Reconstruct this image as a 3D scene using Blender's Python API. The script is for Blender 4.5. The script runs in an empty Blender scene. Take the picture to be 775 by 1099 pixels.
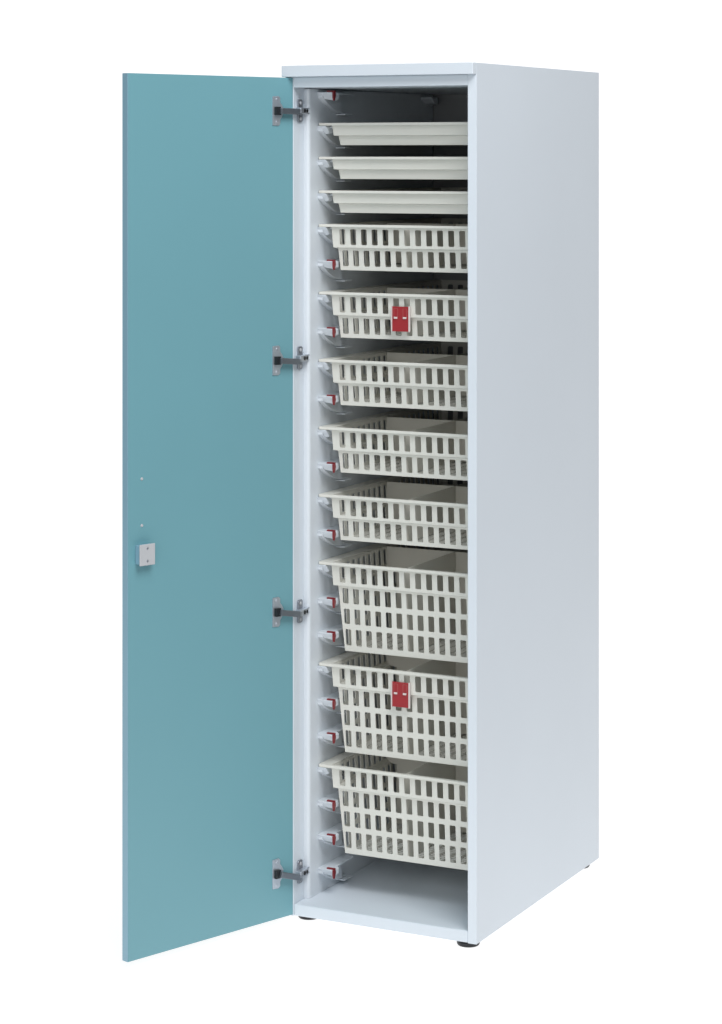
import bpy, bmesh, math
from mathutils import Vector, Matrix

# ---------------------------------------------------------------- camera, world, lights
S = bpy.context.scene
COL = S.collection
cam = bpy.data.cameras.new('camera'); co = bpy.data.objects.new('camera', cam); COL.objects.link(co)
co.location = (2.20858, -4.96379, 1.74639)
co.rotation_euler = (math.pi / 2, 0, 0.46562)
cam.sensor_fit = 'VERTICAL'; cam.sensor_height = 24.0
cam.lens = 24.0 * 2635.41 / 1099.0
cam.shift_y = -(549.5 - 165.87) / 1099.0
cam.clip_start = 0.05; cam.clip_end = 100
S.camera = co

W = bpy.data.worlds.new('World'); S.world = W; W.use_nodes = True
bg = W.node_tree.nodes['Background']
bg.inputs['Color'].default_value = (0.93, 0.97, 1.0, 1); bg.inputs['Strength'].default_value = 0.16

S.view_settings.view_transform = 'Standard'; S.view_settings.look = 'None'
S.view_settings.exposure = 0; S.view_settings.gamma = 1
S.render.engine = 'CYCLES'


def softbox(name, loc, target, sx, sy, power, color):
    l = bpy.data.lights.new(name, 'AREA'); l.shape = 'RECTANGLE'; l.size = sx; l.size_y = sy
    l.energy = power; l.color = color
    o = bpy.data.objects.new(name, l); COL.objects.link(o); o.location = loc
    o.rotation_euler = (Vector(target) - Vector(loc)).to_track_quat('-Z', 'Y').to_euler()
    return o


softbox('key_softbox', (1.80, -1.85, 4.3), (-0.25, 0.1, 0.75), 2.4, 2.4, 152, (0.97, 0.985, 1.0))
softbox('front_fill', (0.5, -5.6, 2.1), (-0.24, 0.0, 0.5), 4.0, 3.2, 86, (0.97, 0.985, 1.0))


# ---------------------------------------------------------------- materials
def mat(name, color, rough=0.5, metal=0.0, var=0.03, scale=14.0, bump=0.0, bscale=300.0,
        emit=0.0, spec=0.5, trans=0.0, sub=0.0):
    m = bpy.data.materials.new(name); m.use_nodes = True
    nt = m.node_tree; p = nt.nodes['Principled BSDF']
    p.inputs['Roughness'].default_value = rough
    p.inputs['Metallic'].default_value = metal
    p.inputs['Specular IOR Level'].default_value = spec
    tc = nt.nodes.new('ShaderNodeTexCoord')
    n = nt.nodes.new('ShaderNodeTexNoise'); n.inputs['Scale'].default_value = scale
    n.inputs['Detail'].default_value = 4
    nt.links.new(tc.outputs['Object'], n.inputs['Vector'])
    r = nt.nodes.new('ShaderNodeValToRGB')
    r.color_ramp.elements[0].position = 0.3; r.color_ramp.elements[1].position = 0.7
    r.color_ramp.elements[0].color = (*[c * (1 - var) for c in color], 1)
    r.color_ramp.elements[1].color = (*[min(1, c * (1 + var)) for c in color], 1)
    nt.links.new(n.outputs['Fac'], r.inputs['Fac'])
    nt.links.new(r.outputs['Color'], p.inputs['Base Color'])
    if bump:
        b = nt.nodes.new('ShaderNodeTexNoise'); b.inputs['Scale'].default_value = bscale
        nt.links.new(tc.outputs['Object'], b.inputs['Vector'])
        bn = nt.nodes.new('ShaderNodeBump'); bn.inputs['Strength'].default_value = bump
        bn.inputs['Distance'].default_value = 0.0006
        nt.links.new(b.outputs['Fac'], bn.inputs['Height'])
        nt.links.new(bn.outputs['Normal'], p.inputs['Normal'])
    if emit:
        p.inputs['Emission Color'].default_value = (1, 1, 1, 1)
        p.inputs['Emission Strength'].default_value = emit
    if trans:
        p.inputs['Transmission Weight'].default_value = trans
    if sub:
        p.inputs['Subsurface Weight'].default_value = sub
        p.inputs['Subsurface Radius'].default_value = (0.004, 0.004, 0.004)
        p.inputs['Subsurface Scale'].default_value = 1.0
    return m


M_WHITE = mat('white_melamine', (0.70, 0.757, 0.817), 0.42, var=0.012, scale=3, bump=0.12, bscale=420)
M_INNER = mat('inner_melamine', (0.70, 0.757, 0.817), 0.45, var=0.012, scale=3, bump=0.12, bscale=420)
M_BACK = mat('back_hardboard', (0.34, 0.35, 0.36), 0.6, var=0.03, scale=6)
M_TEAL = mat('teal_melamine', (0.160, 0.360, 0.412), 0.42, var=0.012, scale=3, bump=0.12, bscale=420)
M_TEALEDGE_REFLECT = mat('teal_edge_band_lock_reflection', (0.26, 0.45, 0.56), 0.3, var=0.01)
M_CREAM = mat('cream_plastic', (0.73, 0.72, 0.66), 0.38, var=0.012, scale=9, bump=0.05, bscale=200)
M_DIV = mat('divider_plastic', (0.74, 0.715, 0.64), 0.35, var=0.02, scale=9)
M_ABS = mat('white_plastic', (0.70, 0.745, 0.79), 0.3, var=0.012, scale=8)
M_RED = mat('red_plastic', (0.21, 0.010, 0.016), 0.35, var=0.05)
M_REDCARD = mat('red_card', (0.345, 0.020, 0.026), 0.4, var=0.04, scale=25)
M_REDCLEAR = mat('pale_red_plastic', (0.50, 0.16, 0.15), 0.25)
M_PLATE = mat('plate_steel', (0.34, 0.36, 0.40), 0.3, metal=0.7, var=0.05, scale=40)
M_CLEAR = mat('clear_plastic', (0.72, 0.62, 0.60), 0.2, var=0.02)
M_METAL = mat('nickel_steel', (0.60, 0.64, 0.70), 0.30, metal=0.75, var=0.03, scale=40)
M_DARKMETAL = mat('dark_steel', (0.24, 0.26, 0.29), 0.32, metal=0.8, var=0.05, scale=40)
M_BLACK = mat('black_plastic', (0.012, 0.014, 0.017), 0.35, var=0.1)
M_LOCK = mat('grey_lock_plastic', (0.50, 0.51, 0.53), 0.4, var=0.02)
M_FLOOR = mat('white_glow_floor', (0.3, 0.3, 0.3), 0.9, var=0.0, emit=0.89, spec=0.0)  # plain floor with an added glow that washes out contact shadows
M_SWEEP = mat('white_glow_backdrop', (0.3, 0.3, 0.3), 0.9, var=0.0, emit=0.97, spec=0.0)  # glow added to the sweep so the background stays pure white


# ---------------------------------------------------------------- helpers
def obj(name, bm, material, parent=None, bevel=0.0, seg=2, solid=0.0, smooth=False, offset=-1):
    me = bpy.data.meshes.new(name)
    bmesh.ops.recalc_face_normals(bm, faces=bm.faces) if not solid else None
    bm.to_mesh(me); bm.free()
    me.materials.append(material)
    o = bpy.data.objects.new(name, me); COL.objects.link(o)
    if parent: o.parent = parent
    if solid:
        s = o.modifiers.new('wall', 'SOLIDIFY'); s.thickness = solid; s.offset = offset
    if bevel:
        b = o.modifiers.new('edge', 'BEVEL'); b.width = bevel; b.segments = seg
        b.limit_method = 'ANGLE'; b.angle_limit = math.radians(35)
    if smooth:
        for p in me.polygons: p.use_smooth = True
    return o


def box(bm, x0, x1, y0, y1, z0, z1, mtx=None):
    vs = [bm.verts.new((x, y, z)) for x in (x0, x1) for y in (y0, y1) for z in (z0, z1)]
    for f in ((0, 1, 3, 2), (4, 6, 7, 5), (0, 4, 5, 1), (2, 3, 7, 6), (0, 2, 6, 4), (1, 5, 7, 3)):
        bm.faces.new([vs[i] for i in f])
    if mtx is not None:
        for v in vs: v.co = mtx @ v.co
    return vs


def prism(bm, pts, a0, a1, axis, mtx=None):
    """pts 2-D outline extruded along an axis between a0 and a1."""
    def mk(p, a):
        if axis == 'x': q = (a, p[0], p[1])
        elif axis == 'y': q = (p[0], a, p[1])
        else: q = (p[0], p[1], a)
        q = Vector(q)
        return bm.verts.new(mtx @ q if mtx is not None else q)
    A = [mk(p, a0) for p in pts]; B = [mk(p, a1) for p in pts]
    bm.faces.new(A); bm.faces.new(list(reversed(B)))
    n = len(pts)
    for i in range(n):
        bm.faces.new([A[i], B[i], B[(i + 1) % n], A[(i + 1) % n]])


def cyl(bm, r0, r1, z0, z1, n=28, mtx=None):
    A = [bm.verts.new((r0 * math.cos(2 * math.pi * i / n), r0 * math.sin(2 * math.pi * i / n), z0)) for i in range(n)]
    B = [bm.verts.new((r1 * math.cos(2 * math.pi * i / n), r1 * math.sin(2 * math.pi * i / n), z1)) for i in range(n)]
    bm.faces.new(list(reversed(A))); bm.faces.new(B)
    for i in range(n):
        bm.faces.new([A[i], A[(i + 1) % n], B[(i + 1) % n], B[i]])
    if mtx is not None:
        for v in A + B: v.co = mtx @ v.co


def empty(name, loc, label, cat, group=None):
    o = bpy.data.objects.new(name, None); COL.objects.link(o); o.location = loc
    o.empty_display_size = 0.05
    o['label'] = label; o['category'] = cat
    if group: o['group'] = group
    return o


def copy_part(ch, parent):
    c = ch.copy(); COL.objects.link(c); c.parent = parent
    for g in list(ch.children): copy_part(g, c)
    return c


def copy_thing(o, loc, label):
    c = o.copy(); COL.objects.link(c); c.location = loc; c['label'] = label
    for ch in list(o.children): copy_part(ch, c)
    return c


FZ = -0.014   # floor level; z = 0 is the underside of the cabinet
WD, DP = 0.4801, 0.7478
XL, XR = -0.4589, -0.0212       # inner faces of the side panels
ZF, ZC = 0.027, 1.900           # inner floor, inner ceiling

# ---------------------------------------------------------------- setting: white sweep with added glow
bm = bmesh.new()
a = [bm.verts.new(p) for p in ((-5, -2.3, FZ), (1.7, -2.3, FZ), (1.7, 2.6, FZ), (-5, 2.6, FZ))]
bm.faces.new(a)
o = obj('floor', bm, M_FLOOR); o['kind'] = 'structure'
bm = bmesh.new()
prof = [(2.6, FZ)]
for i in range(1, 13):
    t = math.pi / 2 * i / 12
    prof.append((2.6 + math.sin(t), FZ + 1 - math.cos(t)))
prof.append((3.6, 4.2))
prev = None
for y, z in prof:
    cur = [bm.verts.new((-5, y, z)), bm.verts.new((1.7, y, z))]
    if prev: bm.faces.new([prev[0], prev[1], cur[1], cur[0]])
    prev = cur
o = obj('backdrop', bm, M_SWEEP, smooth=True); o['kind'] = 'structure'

# ---------------------------------------------------------------- cabinet
CX, CY = -WD / 2, DP / 2
cab = empty('storage_cabinet', (CX, CY, FZ),
            'tall white storage cabinet standing on black feet with its teal door swung open', 'cabinet')
OFF = Matrix.Translation((-CX, -CY, -FZ))     # world to cabinet space


def cpart(name, bm, material, parent=cab, **k):
    """part modelled in world space, parented to the cabinet or one of its parts"""
    if parent is cab:
        bmesh.ops.transform(bm, matrix=OFF, verts=bm.verts)
    else:
        bmesh.ops.transform(bm, matrix=OFF @ Matrix.Translation((0, 0, 0)), verts=bm.verts)
    return obj(name, bm, material, parent, **k)


bm = bmesh.new(); box(bm, -WD, XL, 0, DP, 0, 1.950); cpart('side_panel', bm, M_WHITE, bevel=.0009)
bm = bmesh.new(); box(bm, XR, 0, 0, DP, 0, 1.950); cpart('side_panel', bm, M_WHITE, bevel=.0009)
bm = bmesh.new()
prism(bm, [(-WD, -.0192), (0, -.0192), (0, -.0001), (XR - .0002, -.0001), (XR - .0002, DP), (XL + .0002, DP), (XL + .0002, -.0001), (-WD, -.0001)], 1.924, 1.9499, 'z')
cpart('top_panel', bm, M_WHITE, bevel=.0012)
bm = bmesh.new(); box(bm, XL + .0002, XR - .0002, .0006, DP - .0165, ZC, 1.9236); cpart('head_panel', bm, M_INNER, bevel=.0009)
bm = bmesh.new(); box(bm, XL + .0002, XR - .0002, .0006, DP - .0165, .0004, ZF); cpart('bottom_panel', bm, M_INNER, bevel=.0030, seg=3)
bm = bmesh.new(); box(bm, XL + .0001, XR - .0001, DP - .016, DP - .008, .0006, 1.9238); cpart('back_panel', bm, M_BACK)

# feet
def foot_bm(x, y):
    bm = bmesh.new(); T = Matrix.Translation((x, y, FZ))
    cyl(bm, .0235, .026, 0, .004, mtx=T); cyl(bm, .026, .026, .0042, .0095, mtx=T); cyl(bm, .018, .018, .0097, .0139, mtx=T)
    return bm
for x, y in ((-.444, .0486), (-.0352, .0345), (-.036, .706), (-.446, .70)):
    cpart('foot', foot_bm(x, y), M_BLACK, bevel=.0008)

# ---- moulded support panels with runners
PITCH, Z0 = .07840, 1.8197
OCC = {0, 1, 2, 3, 5, 7, 9, 11, 13, 16, 19}
PX = -.4445                    # inner face of the left support panel (packed out to clear the door)
PXR = XR - .0016               # inner face of the right one
YB = .089                      # front of the runners


def runner_bm(z, free):
    bm = bmesh.new()
    x0, x1 = PX - .001, PX + .0400
    zt = z
    if not free: x1 = PX + .024
    # ledge that carries the rim
    box(bm, x0, PX + .030, YB + .02, YB + .13, zt - .005, zt - .0007)
    # front block with a rounded inner corner
    pts = [(x0, zt), (x1 - .003, zt), (x1, zt - .003), (x1, zt - .015), (x1 - .006, zt - .019),
           (x1 - .02, zt - .017), (x0, zt - .013)]
    k = len(bm.verts)
    prism(bm, pts, YB, YB + .034, 'y')
    bm.verts.ensure_lookup_table()
    for v in bm.verts[k:]:            # the nose slopes back below its top edge
        if v.co.y < YB + .01: v.co.y += max(0, zt - .003 - v.co.z) * 1.1
    # boat-shaped gusset running back and down along the panel
    g = [(YB + .004, zt - .012), (YB + .03, zt - .026), (YB + .06, zt - .039), (YB + .085, zt - .046),
         (YB + .105, zt - .049), (YB + .13, zt - .049), (YB + .13, zt - .046), (YB + .105, zt - .044),
         (YB + .10, zt - .004), (YB + .004, zt - .004)]
    prism(bm, g, x0, PX + .012, 'x')
    # small lower tab
    box(bm, x0, PX + .024, YB + .095, YB + .135, zt - .052, zt - .0492)
    return bm


def stop_bm(z):
    bm = bmesh.new(); x1 = PX + .0400
    box(bm, x1 - .017, x1 + .0035, YB + .004, YB + .010, z + .0002, z + .0034)
    pts = [(YB - .001, z + .0002), (YB + .010, z + .0002), (YB + .012, z - .008), (YB + .006, z - .020), (YB + .002, z - .020), (YB - .001, z - .012)]
    prism(bm, pts, x1 + .0002, x1 + .0036, 'x')
    return bm


def support_panel(mirror):
    mx = Matrix.Translation((PX + PXR, 0, 0)) @ Matrix.Scale(-1, 4, (1, 0, 0)) if mirror else Matrix.Identity(4)
    def fix(b):
        bmesh.ops.transform(b, matrix=mx, verts=b.verts); return b
    b = bmesh.new()
    if mirror: box(b, PXR, XR - .0002, .052, .725, ZF + .0006, ZC - .004)
    else: prism(b, [(XL + .0003, .0505), (PX - .006, .0505), (PX - .0025, .0520), (PX - .0006, .0550), (PX, .060), (PX, .725), (XL + .0003, .725)],
                ZF + .0003, ZC - .002, 'z')
    p = cpart('support_panel', b, M_ABS)
    for k in range(-1, 23):
        z = Z0 - .0068 - PITCH * k
        if mirror and k < 0: continue
        cpart('runner', fix(runner_bm(z, k not in OCC)), M_ABS, p, bevel=.0012)
        b = bmesh.new()
        prism(b, [(.655, z - .004), (.672, z - .016), (.690, z - .018), (.690, z), (.655, z)], PX - .001, PX + .030, 'x')
        cpart('rear_runner', fix(b), M_ABS, p, bevel=.0008)
        if k not in OCC and not mirror:
            cpart('runner_stop', fix(stop_bm(z)), M_RED, p, bevel=.0004)
support_panel(False); support_panel(True)

# ---- door, opened about 110 degrees on the left side
DB = Vector((-.4600, -.0005, .003))
de = Vector((-.3325, -.9431, 0)); dn = Vector((.9431, -.3325, 0))
DM = Matrix(((de.x, dn.x, 0, DB.x), (de.y, dn.y, 0, DB.y), (0, 0, 1, 0), (0, 0, 0, 1)))   # (s, off, z) -> world
bm = bmesh.new(); box(bm, 0, .4810, -.0185, 0, .003, 1.9225, DM)
door = cpart('door', bm, M_TEAL, bevel=.0008)
bm = bmesh.new(); box(bm, .4812, .4823, -.0185, -.0001, .0031, 1.9224, DM)
cpart('edge_band', bm, M_TEALEDGE_REFLECT, door, bevel=.0004)
bm = bmesh.new(); box(bm, .4205, .4630, .0155, .0185, .8572, .9035, DM)
cpart('lock_plate', bm, M_LOCK, door, bevel=.0018, seg=3)
bm = bmesh.new(); box(bm, .4225, .4615, .0002, .0153, .8600, .9010, DM)
cpart('lock_body', bm, M_TEALEDGE_REFLECT, door, bevel=.001)  # grey lock body; a teal reflection is put into its colour
for z in (.8670, .8945):
    bm = bmesh.new(); T = DM @ Matrix.Translation((.4425, .0186, z)) @ Matrix.Rotation(-math.pi / 2, 4, 'X')
    cyl(bm, .0030, .0022, 0, .0009, 16, T); cpart('screw', bm, M_PLATE, door)
for z in (1.0429, .9418):
    bm = bmesh.new(); T = DM @ Matrix.Translation((.4432, .0001, z)) @ Matrix.Rotation(-math.pi / 2, 4, 'X')
    cyl(bm, .0036, .0022, 0, .0022, 16, T); cpart('screw_cap', bm, M_LOCK, door)

# ---- hinges: height at the door, at the mounting plate, at the arm's inner end
HINGES = ((1.8459, 1.8470, 1.8445), (1.2770, 1.2780, 1.2710), (.7038, .6945, .6920), (.1073, .0950, .0880))
for hd, hz, hp in HINGES:
    hinge_b = bmesh.new()
    # plate let into the door, with two ears
    pts = []
    out = [(.064, -.033), (.046, -.034), (.041, -.030), (.041, -.020), (.036, -.014), (.032, -.006), (.031, .006),
           (.036, .014), (.041, .020), (.041, .030), (.046, .034), (.064, .033)]
    prism(hinge_b, [(s, z + hd) for s, z in out], .0002, .0022, 'y', DM)
    for z in (-.026, .026):
        T = DM @ Matrix.Translation((.052, .0022, hd + z)) @ Matrix.Rotation(-math.pi / 2, 4, 'X')
        cyl(hinge_b, .0032, .0026, 0, .001, 14, T)
    h = cpart('hinge', hinge_b, M_METAL, bevel=.0004)
    # cup rim and inner knuckle
    b = bmesh.new()
    box(b, .045, .060, .0024, .010, hd - .0095, hd + .0095, DM)
    cpart('hinge_cup', b, M_BLACK, h, bevel=.001)
    # arm from cup to plate
    p1 = DM @ Vector((.050, .0135, hd)); p2 = Vector((XL + .015, .006, hp))
    d = (p2 - p1); L = d.length; d.normalize()
    side = d.cross(Vector((0, 0, 1))).normalized(); upv = side.cross(d)
    AM = Matrix(((d.x, side.x, upv.x, p1.x), (d.y, side.y, upv.y, p1.y), (d.z, side.z, upv.z, p1.z), (0, 0, 0, 1)))
    b = bmesh.new(); box(b, 0, L + .002, -.004, .004, -.0068, .0068, AM)
    cpart('hinge_arm', b, M_DARKMETAL, h, bevel=.0015)
    # body over the mounting plate with a forked end
    b = bmesh.new()
    x0, x1 = XL + .0042, XL + .0185
    box(b, x0, x1, .002, .0375, hz - .007, hz + .007)
    box(b, x0, x1 - .003, .0377, .0505, hz - .0072, hz - .0042)
    box(b, x0, x1 - .003, .0377, .0505, hz + .0042, hz + .0072)
    cpart('hinge_body', b, M_METAL, h, bevel=.001)
    b = bmesh.new()
    T = Matrix.Translation((x1 + .0001, .020, hz)) @ Matrix.Rotation(math.pi / 2, 4, 'Y')
    cyl(b, .0048, .0044, 0, .0012, 16, T)
    T = Matrix.Translation((x1 + .0001, .032, hz)) @ Matrix.Rotation(math.pi / 2, 4, 'Y')
    cyl(b, .004, .0036, 0, .0012, 16, T)
    cpart('adjusting_screw', b, M_BLACK, h)
    # winged mounting plate
    b = bmesh.new()
    w = [(.016, -.016), (.016, -.023), (.020, -.0265), (.034, -.0265), (.038, -.023), (.038, .023), (.034, .0265), (.020, .0265), (.016, .023), (.016, .016)]
    prism(b, [(y, z + hz) for y, z in w], XL + .0002, XL + .004, 'x')
    cpart('mounting_plate', b, M_PLATE, h, bevel=.0005)
    for z in (-.0185, .0185):
        b = bmesh.new()
        T = Matrix.Translation((XL + .0041, .027, hz + z)) @ Matrix.Rotation(math.pi / 2, 4, 'Y')
        cyl(b, .0042, .0036, 0, .0014, 16, T)
        cpart('plate_screw', b, M_LOCK, h)

# ---------------------------------------------------------------- baskets and trays
HXR, HX, HY = .2105, .1803, .303       # rim half width, body half width, body half depth
YF = .090                              # front of the rim
BY = YF + .009 + HY                    # centre of a basket in depth
BX = -.2322
CP = .02775                             # slot pitch
SLW = .0150                            # slot width


def rounded(cx0, cx1, cy0, cy1, r, n=3):
    out = []
    for (x, y, a0) in ((cx1 - r, cy1 - r, 0), (cx0 + r, cy1 - r, 90), (cx0 + r, cy0 + r, 180), (cx1 - r, cy0 + r, 270)):
        for i in range(n + 1):
            t = math.radians(a0 + 90 * i / n)
            out.append((x + r * math.cos(t), y + r * math.sin(t)))
    return out


def cell(bm, F, o, h, r, n=3):
    """one cell: outer quad o = 4 (u, v) corners in order (+,+) (-,+) (-,-) (+,-); h = hole (u0, u1, v0, v1)"""
    H = rounded(h[0], h[1], h[2], h[3], r, n)
    m = n + 1
    HV = [bm.verts.new(F(*p)) for p in H]
    OV = [bm.verts.new(F(*p)) for p in o]
    for c in range(4):
        for i in range(n):
            bm.faces.new([OV[c], HV[c * m + i + 1], HV[c * m + i]])
        nx = (c + 1) % 4
        bm.faces.new([OV[c], OV[nx], HV[nx * m], HV[c * m + n]])


def basket_body(depth, bands, prof):
    """prof: list of (depth, inset); bands: (d0, d1, s0, s1) one row of slots each"""
    def inset(d):
        for (a, ia), (b, ib) in zip(prof, prof[1:]):
            if d <= b + 1e-9:
                return ia + (ib - ia) * (d - a) / (b - a) if b > a else ib
        return prof[-1][1]
    bm = bmesh.new()
    ksc = lambda d: 1 - .26 * max(0, d - .02) * 1.0
    for wall in range(4):
        half = HX if wall % 2 == 0 else HY
        N = 12 if wall % 2 == 0 else 21

        def F(u, d, wall=wall):
            i = inset(d)
            if wall == 0: return (u, -(HY - i), -d)
            if wall == 2: return (-u, HY - i, -d)
            if wall == 1: return (HX - i, u, -d)
            return (-(HX - i), -u, -d)
        for bi, (d0, d1, s0, s1) in enumerate(bands):
            e0, e1 = d0 + 1e-5, d1 - 1e-5
            for k in range(N):
                c = (k - (N - 1) / 2) * CP
                def bnd(j, d):
                    if j == 0: return -(half - inset(d))
                    if j == N: return half - inset(d)
                    return (j - N / 2) * CP * ksc(d)
                km = ksc((s0 + s1) / 2)
                hu0, hu1 = c * km - SLW / 2, c * km + SLW / 2
                lim = half - inset((s0 + s1) / 2) - .0035
                hu0, hu1 = max(hu0, -lim), min(hu1, lim)
                quad = [(bnd(k + 1, e1), e1), (bnd(k, e1), e1), (bnd(k, e0), e0), (bnd(k + 1, e0), e0)]
                cell(bm, F, quad, (hu0, hu1, s0, s1), .0028)
            # ledge to the next band
            if bi + 1 < len(bands) and bands[bi + 1][0] > d1 + 1e-6:
                n0 = bands[bi + 1][0] + 1e-5
                for k in range(N):
                    def b2(j, d):
                        if j == 0: return -(half - inset(d))
                        if j == N: return half - inset(d)
                        return (j - N / 2) * CP * ksc(d)
                    q = [F(b2(k, e1), e1), F(b2(k + 1, e1), e1), F(b2(k + 1, n0), n0), F(b2(k, n0), n0)]
                    bm.faces.new([bm.verts.new(p) for p in q])
    # slotted bottom
    ib = inset(depth)
    hx, hy = HX - ib, HY - ib
    N, R = 12, 44
    for i in range(N):
        for j in range(R):
            x0, x1 = -hx + 2 * hx * i / N, -hx + 2 * hx * (i + 1) / N
            y0, y1 = -hy + 2 * hy * j / R, -hy + 2 * hy * (j + 1) / R
            mx, my = .0035, .0028
            O = [bm.verts.new((x, y, -depth)) for x, y in ((x0, y0), (x1, y0), (x1, y1), (x0, y1))]
            I = [bm.verts.new((x, y, -depth)) for x, y in ((x0 + mx, y0 + my), (x1 - mx, y0 + my), (x1 - mx, y1 - my), (x0 + mx, y1 - my))]
            for q in range(4):
                bm.faces.new([O[q], O[(q + 1) % 4], I[(q + 1) % 4], I[q]])
    bmesh.ops.remove_doubles(bm, verts=bm.verts, dist=.00012)
    bmesh.ops.recalc_face_normals(bm, faces=bm.faces)
    return bm


def rim_bm(front_over=.009):
    """flat flange with a turned-down lip; wide along the sides, narrow at front and back"""
    bm = bmesh.new()
    outer = rounded(-HXR, HXR, -HY - front_over, HY + front_over, .005, 4)
    inner = rounded(-HX + .001, HX - .001, -HY + .001, HY - .001, .003, 4)
    n = len(outer)
    ot = [bm.verts.new((x, y, 0)) for x, y in outer]
    ob = [bm.verts.new((x, y, -.0062)) for x, y in outer]
    it = [bm.verts.new((x, y, 0)) for x, y in inner]
    ilo = [bm.verts.new((x, y, -.0035)) for x, y in inner]
    l2 = rounded(-HXR + .003, HXR - .003, -HY - front_over + .003, HY + front_over - .003, .003, 4)
    lb = [bm.verts.new((x, y, -.0062)) for x, y in l2]
    lt = [bm.verts.new((x, y, -.0035)) for x, y in l2]
    for i in range(n):
        j = (i + 1) % n
        bm.faces.new([ot[i], ot[j], it[j], it[i]])
        bm.faces.new([ob[i], ob[j], ot[j], ot[i]])
        bm.faces.new([lb[i], lb[j], ob[j], ob[i]])
        bm.faces.new([lt[i], lt[j], lb[j], lb[i]])
        bm.faces.new([it[i], it[j], ilo[j], ilo[i]])
        bm.faces.new([ilo[i], ilo[j], lt[j], lt[i]])
    return bm


def divider_long_bm(depth, inset_b):
    bm = bmesh.new()
    f0, f1 = HY - .006, HY - inset_b - .006
    prism(bm, [(-f0, -.004), (f0, -.004), (f0, -.052), (f0 - .013, -.056), (f1, -depth + .006), (-f1, -depth + .006), (-f0 + .013, -.056), (-f0, -.052)], .0035, .0055, 'x')
    return bm


def divider_cross_bm(depth, prof_in, y=0):
    bm = bmesh.new()
    w = HX - .004; wb = HX - prof_in - .004
    zs = -.056
    for x0, x1, xb0, xb1 in ((-w, .0025, -wb, .0025), (.0065, w, .0065, wb)):
        pts = [(x0, -.004), (x1, -.004), (x1, zs), (xb1, zs - .003), (xb1, -depth + .006), (xb0, -depth + .006), (xb0, zs - .003), (x0, zs)]
        prism(bm, pts, y, y + .002, 'y')
    return bm


def make_basket(name, loc, label, depth, bands, prof, group):
    t = empty(name, loc, label, 'basket', group)
    b = obj('basket_body', basket_body(depth, bands, prof), M_CREAM, t, solid=.0024, offset=-1)
    # body hangs below the flange
    obj('rim', rim_bm(), M_CREAM, t, bevel=.001)
    obj('lengthwise_divider', divider_long_bm(depth, prof[-1][1]), M_DIV, t)
    obj('cross_divider', divider_cross_bm(depth, prof[-1][1] + .002, -.018), M_DIV, t)
    return t


small_bands = [(.0036, .0535, .0108, .0475), (.0565, .1065, .0605, .0975)]
small_prof = [(0, 0), (.0535, .0035), (.0565, .0120), (.1065, .0165)]
large_bands = [(.0036, .0535, .0100, .0465), (.0565, .1025, .0605, .0965), (.1025, .1505, .1085, .1445), (.1505, .2080, .1565, .1950)]
large_prof = [(0, 0), (.0535, .0035), (.0565, .0120), (.2080, .0240)]


def zk(k): return Z0 - PITCH * k

small_labels = [
    (3, 'shallow cream slotted basket right below the three solid trays'),
    (5, 'shallow cream slotted basket with a red label holder on its front'),
    (7, 'shallow cream slotted basket just below the shallow one with the red label holder'),
    (9, 'shallow cream slotted basket second above the topmost deep basket'),
    (11, 'shallow cream slotted basket directly above the topmost deep basket')]
large_labels = [
    (13, 'deep cream slotted basket, topmost of the three deep ones, without a label holder'),
    (16, 'deep cream slotted basket with a red label holder on its front'),
    (19, 'deep cream slotted basket, lowest in the cabinet, above the bare white floor panel')]
first = None
for k, lab in small_labels:
    loc = (BX, BY, zk(k))
    if first is None: first = make_basket('slotted_basket', loc, lab, .1065, small_bands, small_prof, 'shallow slotted baskets in the cabinet')
    else: copy_thing(first, loc, lab)
first = None
for k, lab in large_labels:
    loc = (BX, BY, zk(k))
    if first is None: first = make_basket('deep_slotted_basket', loc, lab, .208, large_bands, large_prof, 'deep slotted baskets in the cabinet')
    else: copy_thing(first, loc, lab)


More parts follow.
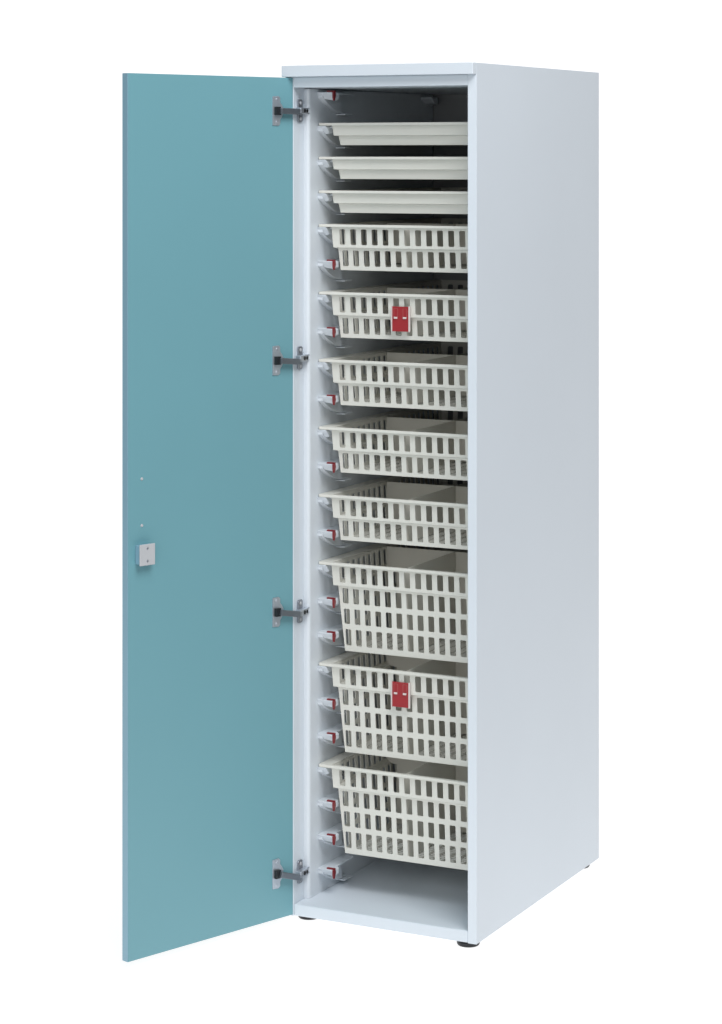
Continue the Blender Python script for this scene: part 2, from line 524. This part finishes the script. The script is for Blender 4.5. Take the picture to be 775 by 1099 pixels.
def tray_body():
    bm = bmesh.new()
    rings = [(0.0030, 0), (.029, .0030), (.0305, .0115), (.0515, .0150)]
    prev = None
    for d, i in rings:
        pts = rounded(-HX + i, HX - i, -HY + i, HY - i, .004, 3)
        cur = [bm.verts.new((x, y, -d)) for x, y in pts]
        if prev:
            for a in range(len(cur)):
                b = (a + 1) % len(cur)
                bm.faces.new([prev[a], prev[b], cur[b], cur[a]])
        prev = cur
    bm.faces.new(prev)
    bmesh.ops.recalc_face_normals(bm, faces=bm.faces)
    return bm

first = None
for k, lab in ((0, 'shallow solid cream tray, topmost in the cabinet, with the empty space above it'),
               (1, 'shallow solid cream tray between the other two solid trays'),
               (2, 'shallow solid cream tray, lowest of three, above the first slotted basket')):
    loc = (BX, BY, zk(k))
    if first is None:
        first = empty('solid_tray', loc, lab, 'tray', 'solid trays at the top of the cabinet')
        obj('tray_body', tray_body(), M_CREAM, first, solid=.0024, offset=-1)
        obj('rim', rim_bm(), M_CREAM, first, bevel=.001)
    else: copy_thing(first, loc, lab)

# ---------------------------------------------------------------- red label holders
def make_label_holder(loc, lab):
    t = empty('label_holder', loc, lab, 'label holder', 'red label holders on the baskets')
    w, h = .0205, .0285
    b = bmesh.new(); box(b, -w, w, -.0012, 0, -h, h); obj('card', b, M_REDCARD, t)
    for xa, xb in ((-w - .0025, -w - .0002), (w + .0002, w + .0040)):
        b = bmesh.new()
        box(b, xa, xb, -.0028, .0012, -h - .001, h + .001)
        obj('side_rail', b, M_CLEAR, t, bevel=.0005)
    for sx in (-1, 1):
        b = bmesh.new(); x = sx * .0115
        box(b, x - .0052, x - .0046, -.0018, -.0013, .004, .024)
        box(b, x + .0046, x + .0052, -.0018, -.0013, .004, .024)
        box(b, x - .0047, x + .0047, -.00175, -.00135, .0234, .0239)
        obj('clip_slot', b, M_REDCLEAR, t)
    for sx in (-1, 1):
        b = bmesh.new(); x = sx * .0115
        box(b, x - .0042, x + .0042, -.0042, -.0014, .0005, .0050)
        obj('clip', b, M_CLEAR, t, bevel=.0006)
    return t

lh = make_label_holder((BX - .0010, YF + .0078, 1.3700), 'red label holder clipped to the front of a shallow slotted basket')
copy_thing(lh, (BX - .0010, YF + .0078, .5105), 'red label holder clipped to the front of the middle deep basket')
